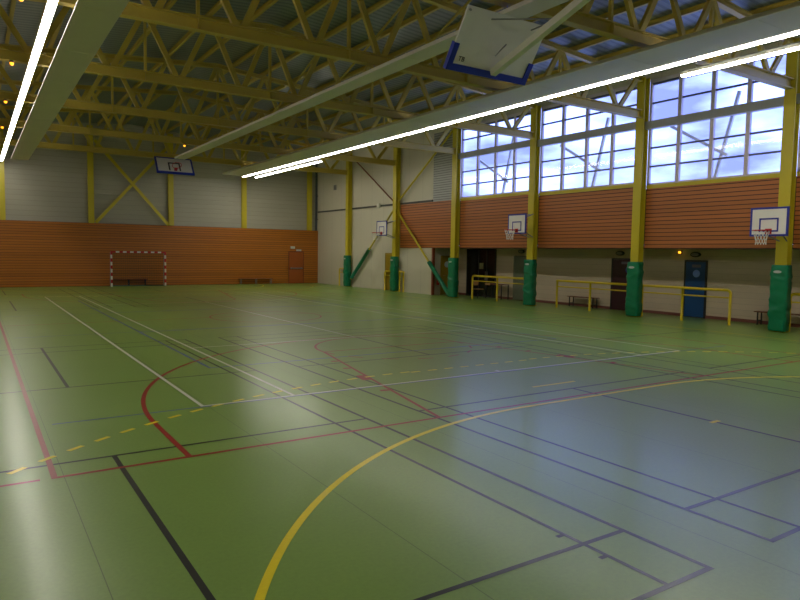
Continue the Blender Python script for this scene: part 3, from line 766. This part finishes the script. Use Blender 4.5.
# ------------------------------------------------------------------ DOORS
def flat_door(num, label, y0, y1, h, m, fm, z0=0.02, sign=None, plate=None, handle=True, x=XREC):
    t = thing('door_%d' % num, label, 'door', (x, (y0 + y1) / 2, 0), kind='structure')
    MB().bbox((x - 0.05, y0, z0), (x - 0.022, y1, h), 0.004).build('door_leaf', m, t)
    f = MB(); w = 0.06
    f.box((x - 0.06, y0 - w, 0), (x - 0.0, y0 - 0.004, h + w)); f.box((x - 0.06, y1 + 0.004, 0), (x, y1 + w, h + w)); f.box((x - 0.06, y0 - 0.004, h + 0.004), (x, y1 + 0.004, h + w)); f.build('door_frame', fm, t)
    if sign: MB().disc((x - 0.05, sign[0], sign[1]), (-1, 0, 0), sign[2], 0.012).build('round_sign', sign[3], t)
    if plate: MB().box((x - 0.058, plate[0], plate[1]), (x - 0.05, plate[2], plate[3])).build('name_plate', SIGNW if len(plate) < 5 else plate[4], t)
    if handle:
        MB().tube((x - 0.05, y0 + 0.1, 1.02), (x - 0.11, y0 + 0.1, 1.02), 0.012, 8).tube((x - 0.105, y0 + 0.1, 1.02), (x - 0.105, y0 + 0.22, 1.02), 0.011, 8).build('handle', GREYM, t)
    return t
PLATE = mat('plate_dull', (112, 104, 122), 0.6, noise=0.05)
DIMB = mat('round_sign_dim', (64, 74, 190), 0.5, noise=0.05)
flat_door(1, 'blue door with a round pale blue sign', 13.33, 14.08, 2.0, DBLUE, DARKM, sign=(13.66, 1.58, 0.135, SIGNB), plate=(13.5, 1.8, 13.84, 1.9, PLATE))
flat_door(2, 'dark maroon door half hidden by a green pad', 16.3, 17.32, 2.02, MAROON, DARKM, sign=(16.55, 1.62, 0.14, DIMB), plate=(16.55, 1.85, 16.9, 1.95, PLATE))
flat_door(3, 'grey-green door beside the column hoop', 22.0, 23.05, 2.05, GREYG, GREYG)
# dark glazed double door
t = thing('door_4', 'dark glazed double door under the timber band', 'door', (XREC, 25.5, 0), kind='structure')
g = MB()
for a, b in ((24.46, 25.03), (25.09, 25.66), (25.72, 26.6)): g.box((XREC - 0.04, a, 0.06), (XREC - 0.025, b, 2.38))
g.build('glass', DGLASS, t)
f = MB()
for yy in (24.40, 25.03, 25.66, 26.6): f.box((XREC - 0.06, yy, 0), (XREC, yy + 0.06, 2.44))
f.box((XREC - 0.06, 24.46, 2.38), (XREC, 26.6, 2.44)); f.box((XREC - 0.06, 24.46, 0.0), (XREC, 26.6, 0.06)); f.build('door_frame', DARKM, t)
MB().box((XREC - 0.05, 25.33, 1.42), (XREC - 0.042, 25.62, 1.72)).build('notice', PAPER, t)
for yy in (24.98, 25.12): MB().tube((XREC - 0.085, yy, 0.85), (XREC - 0.085, yy, 1.3), 0.014, 8).build('handle', GREYM, t)
# mustard door on the return wall
t = thing('door_5', 'mustard door with a round sign at the end of the recess', 'door', (21.1, SIDE_Y, 0), kind='structure')
MB().bbox((20.7, SIDE_Y - 0.05, 0.02), (21.55, SIDE_Y - 0.015, 2.0), 0.004).build('door_leaf', OLIVE, t)
f = MB(); f.box((20.64, SIDE_Y - 0.06, 0), (20.7, SIDE_Y - 0.001, 2.06)); f.box((21.55, SIDE_Y - 0.06, 0), (21.61, SIDE_Y - 0.001, 2.06)); f.box((20.7, SIDE_Y - 0.06, 2.0), (21.55, SIDE_Y - 0.001, 2.06)); f.build('door_frame', OLIVE, t)
MB().disc((21.02, SIDE_Y - 0.05, 1.6), (0, -1, 0), 0.16, 0.012).build('round_sign', mat('round_sign_pale', (190, 206, 226), 0.5, noise=0.05), t)
MB().tube((20.8, SIDE_Y - 0.05, 1.02), (20.8, SIDE_Y - 0.11, 1.02), 0.012, 8).tube((20.8, SIDE_Y - 0.105, 1.02), (20.92, SIDE_Y - 0.105, 1.02), 0.011, 8).build('handle', GREYM, t)
# mustard door behind the braced column
flat_door(6, 'mustard door partly hidden behind the braced column', 31.15, 32.1, 2.1, OLIVE, OLIVE, x=XR + 0.02)
# timber door in the end wall
t = thing('door_7', 'orange timber door in the end wall boarding', 'door', (18.6, YE - 0.3, 0), kind='structure')
yd = YE - 0.29
MB().bbox((17.92, yd - 0.035, 0.02), (18.94, yd - 0.005, 2.12), 0.004).build('door_leaf', DOORW, t)
f = MB(); f.box((17.87, yd - 0.045, 0), (17.92, yd - 0.001, 2.2)); f.box((18.94, yd - 0.045, 0), (18.99, yd - 0.001, 2.2)); f.box((17.92, yd - 0.045, 2.12), (18.94, yd - 0.001, 2.2)); f.build('door_frame', BROWN, t)
MB().bbox((17.98, yd - 0.12, 1.0), (18.88, yd - 0.07, 1.07), 0.01).box((18.02, yd - 0.07, 0.98), (18.09, yd - 0.035, 1.09)).box((18.77, yd - 0.07, 0.98), (18.84, yd - 0.035, 1.09)).build('push_bar', GREYM, t)
MB().box((18.44, yd - 0.05, 2.2), (18.80, yd - 0.001, 2.32)).build('name_plate', SIGNW, t)

# ------------------------------------------------------------------ LAMPS, FIXTURES
def bulkhead(label, y, z, x=XREC):
    t = thing('wall_lamp', label, 'wall lamp', (x, y, z), 'unlit oval wall lamps over the doors')
    m = MB(); n = len(m.v); K = 20
    for j, (sc, d) in enumerate(((1.0, 0.0), (1.0, 0.05), (0.9, 0.085))):
        for k in range(K):
            a = 2 * PI * k / K; m.v.append((x - d, y + 0.2 * sc * math.cos(a), z + 0.095 * sc * math.sin(a)))
    for j in range(2):
        for k in range(K): m.face((j * K + k, j * K + (k + 1) % K, (j + 1) * K + (k + 1) % K, (j + 1) * K + k)[::-1], 0, True)
    m.face([2 * K + k for k in range(K)][::-1]); m.build('housing', DARKM, t)
    g = MB()
    for k in range(K):
        a = 2 * PI * k / K; g.v.append((x - 0.086, y + 0.15 * math.cos(a), z + 0.06 * math.sin(a)))
    for k in range(K):
        a = 2 * PI * k / K; g.v.append((x - 0.11, y + 0.11 * math.cos(a), z + 0.045 * math.sin(a)))
    for k in range(K): g.face((k, (k + 1) % K, K + (k + 1) % K, K + k)[::-1], 0, True)
    g.face([K + k for k in range(K)][::-1]); g.build('lens', GREYM, t)
bulkhead('dark oval wall lamp above the blue door', 13.74, 2.26)
bulkhead('dark oval wall lamp above the maroon door', 17.0, 2.28)
bulkhead('dark oval wall lamp above the grey-green door', 22.62, 2.32)
t = thing('wall_lamp', 'small glowing amber lamp on the wall near the blue door', 'lamp', (XREC, 14.36, 2.33))
MB().box((XREC - 0.03, 14.29, 2.26), (XREC, 14.43, 2.40)).build('base', DARKM, t)
MB().lathe((XREC - 0.06, 14.36, 2.29), [(0.03, 0), (0.05, 0.02), (0.05, 0.06), (0.03, 0.085)], 12).build('lens', AMBER, t)
AL = [(0.82, 15.2, 'first'), (0.78, 20.6, 'second'), (0.72, 25.9, 'third'), (0.7, 31.3, 'fourth')]
for i, (x, y, w) in enumerate(((0.9, COLY[4] - 0.05, 0), (0.97, COLY[3] - 0.05, 0), (1.02, COLY[2] - 0.05, 0), (1.1, COLY[1] - 0.05, 0), (8.24, COLY[1] - 0.05, 0))):
    t = thing('ceiling_lamp', ('small amber pilot lamp under the %s truss from the end wall' % ORD[(4, 3, 2, 1, 1)[i]]) if i < 4 else 'lone small amber pilot lamp near the far folded hoop', 'lamp', (x, y, ZCH - 0.1), 'amber pilot lamps under the trusses')
    MB().lathe((x, y, ZCH - 0.05), [(0.05, 0), (0.06, 0.02), (0.06, 0.05)], 12).build('base', DARKM, t)
    MB().lathe((x, y, ZCH - 0.12), [(0.02, 0), (0.045, 0.02), (0.05, 0.07)], 12).build('lens', AMBER, t)
t = thing('wall_lamp', 'small pale lamp box above the timber door in the end wall', 'lamp', (18.33, YE - 0.3, 2.42))
MB().bbox((18.02, YE - 0.37, 2.36), (18.32, YE - 0.291, 2.52), 0.01).build('housing', WHITEM, t)
t = thing('wall_drain_pipe', 'dark grey vertical pipe in the far corner', 'pipe', (XR - 0.08, YE - 0.36, 3.65))
MB().tube((XR - 0.08, YE - 0.2, 3.64), (XR - 0.08, YE - 0.2, ztop(XR) - 0.1), 0.075, 14).build('tube', PIPEM, t)
b = MB()
for z in (4.4, 6.0, 7.6): b.box((XR - 0.16, YE - 0.28, z), (XR + 0.019, YE - 0.12, z + 0.05))
b.build('clip', PIPEM, t)
t = thing('wall_vent', 'small square grille high on the white wall', 'vent', (XR, 38.7, 6.38))
MB().bbox((XR - 0.02, 38.4, 6.25), (XR + 0.019, 38.75, 6.58), 0.005).build('frame', GREYM, t)
g = MB()
for k in range(5): g.box((XR - 0.03, 38.44, 6.29 + 0.055 * k), (XR - 0.019, 38.71, 6.315 + 0.055 * k))
g.build('slat', DARKM, t)
t = thing('wall_junction_box', 'small white box on the dark rail near the braced column', 'box', (XR - 0.05, 32.9, 4.9))
MB().bbox((XR - 0.12, 32.75, 4.8), (XR - 0.03, 33.05, 5.05), 0.01).build('case', WHITEM, t)
# fire extinguisher
t = thing('fire_extinguisher', 'red fire extinguisher hanging beside the mustard door', 'fire extinguisher', (20.42, SIDE_Y - 0.09, 0.5))
MB().lathe((20.42, SIDE_Y - 0.095, 0.52), [(0.07, 0), (0.082, 0.02), (0.082, 0.36), (0.06, 0.43), (0.028, 0.46), (0.028, 0.5)], 16).build('cylinder', FIRE, t)
MB().box((20.38, SIDE_Y - 0.12, 1.02), (20.46, SIDE_Y - 0.06, 1.06)).tube((20.45, SIDE_Y - 0.13, 1.03), (20.52, SIDE_Y - 0.15, 0.72), 0.012, 8).build('valve', DARKM, t)
MB().box((20.38, SIDE_Y - 0.015, 0.7), (20.46, SIDE_Y - 0.002, 0.95)).build('wall_mount', DARKM, t)
MB().box((20.37, SIDE_Y - 0.184, 0.66), (20.47, SIDE_Y - 0.172, 0.82)).build('label_patch', SIGNW, t)

# ------------------------------------------------------------------ BENCHES, CHAIR, TABLE
def bench(label, p, L, along, d=0.3, h=0.44, m=BENCHW, legm=DARKM, nleg=2):
    t = thing('bench', label, 'bench', (p[0], p[1], 0), 'low benches along the walls')
    def bx(mb, a0, a1, b0, b1, z0_, z1_):
        if along == 'y': mb.bbox((p[0] + b0, p[1] + a0, z0_), (p[0] + b1, p[1] + a1, z1_), 0.006)
        else: mb.bbox((p[0] + a0, p[1] + b0, z0_), (p[0] + a1, p[1] + b1, z1_), 0.006)
        return mb
    s_ = MB(); bx(s_, -L / 2, L / 2, -d / 2, -0.02, h - 0.035, h); bx(s_, -L / 2, L / 2, 0.02, d / 2, h - 0.035, h); s_.build('seat', m, t)
    for i in range(nleg):
        a = -L / 2 + 0.12 + (L - 0.24) * i / (nleg - 1); g = MB()
        bx(g, a - 0.02, a + 0.02, -d / 2 + 0.01, -d / 2 + 0.05, 0, h - 0.035); bx(g, a - 0.02, a + 0.02, d / 2 - 0.05, d / 2 - 0.01, 0, h - 0.035); bx(g, a - 0.02, a + 0.02, -d / 2 + 0.05, d / 2 - 0.05, 0.12, 0.16)
        g.build('leg', legm, t)
bench('low dark bench against the wall behind the yellow handrail', (21.42, 18.6), 1.5, 'y')
bench('dark bench passing behind the wrinkled green pad', (21.42, 9.4), 3.9, 'y', nleg=3)
bench('bench with pale legs against the end wall boarding', (15.5, YE - 0.5), 2.3, 'x', nleg=3, legm=GREYM, h=0.36)
bench('dark bench against the boarding inside the goal', (7.65, YE - 0.46), 2.1, 'x', nleg=3, h=0.4, m=BROWN)
t = thing('school_chair', 'small chair with tan seat in front of the dark doors', 'chair', (20.85, 24.7, 0))
cx, cy = 20.85, 24.75
MB().bbox((cx - 0.2, cy - 0.2, 0.43), (cx + 0.2, cy + 0.2, 0.455), 0.01).build('seat', TAN, t)
MB().bbox((cx - 0.19, cy + 0.19, 0.62), (cx + 0.19, cy + 0.21, 0.82), 0.008).build('backrest', TAN, t)
for sx in (-1, 1):
    MB().tube((cx + sx * 0.17, cy - 0.17, 0.43), (cx + sx * 0.19, cy - 0.2, 0), 0.013, 8).build('leg', DARKM, t)
    MB().path([(cx + sx * 0.19, cy + 0.24, 0), (cx + sx * 0.17, cy + 0.18, 0.43), (cx + sx * 0.17, cy + 0.215, 0.83)], 0.013, 8).build('leg', DARKM, t)
t = thing('side_table', 'narrow dark table with a tan panel by the dark doors', 'table', (21.3, 23.9, 0))
cx, cy = 21.3, 24.0
MB().bbox((cx - 0.25, cy - 0.75, 0.7), (cx + 0.25, cy + 0.5, 0.73), 0.006).build('top', BROWN, t)
MB().bbox((cx - 0.255, cy + 0.1, 0.66), (cx - 0.25 + 0.02, cy + 0.45, 0.76), 0.003).build('panel', TAN, t)
for sx in (-1, 1):
    for yy in (cy - 0.7, cy + 0.45): MB().box((cx + sx * 0.22 - 0.02, yy - 0.02, 0), (cx + sx * 0.22 + 0.02, yy + 0.02, 0.7)).build('leg', DARKM, t)

# ------------------------------------------------------------------ HANDBALL GOAL
gy = 40.25; gx0, gx1 = 6.6, 9.58
t = thing('handball_goal', 'red and white banded handball goal before the end wall', 'goal', ((gx0 + gx1) / 2, gy, 0))
def stripes(m, p, q, n, start):
    p = Vector(p); q = Vector(q)
    for i in range(n):
        m.bar(p + (q - p) * i / n, p + (q - p) * (i + 1) / n, 0.085, 0.085, (0, 1, 0), (i + start) % 2)
    return m
stripes(MB(), (gx0, gy, 0), (gx0, gy, 2.04), 10, 0).build('post', [WHITEM, REDM], t)
stripes(MB(), (gx1, gy, 0), (gx1, gy, 2.04), 10, 0).build('post', [WHITEM, REDM], t)
stripes(MB(), (gx0 + 0.043, gy, 2.0), (gx1 - 0.043, gy, 2.0), 15, 1).build('crossbar', [WHITEM, REDM], t)
fr = MB()
for x in (gx0, gx1):
    fr.path([(x, gy + 0.04, 1.98), (x, gy + 0.25, 1.97), (x, gy + 0.3, 1.9), (x, gy + 0.48, 0.12), (x, gy + 0.48, 0.04)], 0.018, 8)
    fr.tube((x, gy + 0.04, 0.03), (x, gy + 0.48, 0.03), 0.022, 8)
fr.build('net_support', GREYM, t)
MB().tube((gx0, gy + 0.48, 0.03), (gx1, gy + 0.48, 0.03), 0.025, 8).build('base_bar', TEALB, t)
nt = MB(); r = 0.004
prf = [(0.05, 1.97), (0.27, 1.95), (0.37, 1.2), (0.47, 0.06)]
for k in range(30):
    x = gx0 + (gx1 - gx0) * k / 29
    for a, b in zip(prf, prf[1:]): nt.tube((x, gy + a[0], a[1]), (x, gy + b[0], b[1]), r, 4)
for k in range(19):
    z = 0.1 + 1.85 * k / 18
    d = 0.27 + (1.95 - z) / 1.9 * 0.2
    nt.tube((gx0, gy + d, z), (gx1, gy + d, z), r, 4)
for k in range(3): nt.tube((gx0, gy + 0.08 + 0.07 * k, 1.965), (gx1, gy + 0.08 + 0.07 * k, 1.965), r, 4)
nt.build('net', NETD, t)

# ------------------------------------------------------------------ SKY OUTSIDE
w = bpy.data.worlds.new('sky'); S.world = w; w.use_nodes = True
N = w.node_tree.nodes; L = w.node_tree.links; bg = N['Background']
tc = N.new('ShaderNodeTexCoord'); mp = N.new('ShaderNodeMapping'); mp.inputs['Scale'].default_value = (3, 3, 9); L.new(tc.outputs['Generated'], mp.inputs['Vector'])
nz = N.new('ShaderNodeTexNoise'); nz.inputs['Scale'].default_value = 2.2; nz.inputs['Detail'].default_value = 6; L.new(mp.outputs['Vector'], nz.inputs['Vector'])
cr = N.new('ShaderNodeValToRGB'); cr.color_ramp.elements[0].position = 0.38; cr.color_ramp.elements[1].position = 0.61
cr.color_ramp.elements[0].color = (0.28, 0.36, 0.95, 1); cr.color_ramp.elements[1].color = (0.82, 1.1, 2.7, 1)
L.new(nz.outputs['Fac'], cr.inputs['Fac']); L.new(cr.outputs['Color'], bg.inputs['Color']); bg.inputs['Strength'].default_value = 1.7

# ------------------------------------------------------------------ CAMERA
f, yaw, pit, rol, h = 649.817, 0.580727, -0.0716913, 0.0144795, 2.15089
fw = Vector((math.sin(yaw) * math.cos(pit), math.cos(yaw) * math.cos(pit), math.sin(pit)))
r = Vector((math.cos(yaw), -math.sin(yaw), 0)); u = r.cross(fw)
r2 = math.cos(rol) * r + math.sin(rol) * u; u2 = math.cos(rol) * u - math.sin(rol) * r
cam = bpy.data.cameras.new('camera'); co = bpy.data.objects.new('camera', cam); COL.objects.link(co)
M = Matrix.Identity(4)
for i in range(3): M[i][0] = r2[i]; M[i][1] = u2[i]; M[i][2] = -fw[i]
M[2][3] = h
co.matrix_world = M
cam.sensor_width = 36; cam.lens = f * 36 / 800; cam.clip_start = 0.05; cam.clip_end = 300
S.camera = co
for o in bpy.data.objects:
    if '_o' in o: del o['_o']

# ------------------------------------------------------------------ RENDER LOOK
S.view_settings.view_transform = 'Standard'; S.view_settings.look = 'None'; S.view_settings.gamma = 1; S.view_settings.use_curve_mapping = False
S.view_settings.exposure = -0.12
S.cycles.max_bounces = 8; S.cycles.diffuse_bounces = 4; S.cycles.glossy_bounces = 4; S.cycles.transparent_max_bounces = 12
S.cycles.use_denoising = True; S.cycles.sample_clamp_indirect = 6
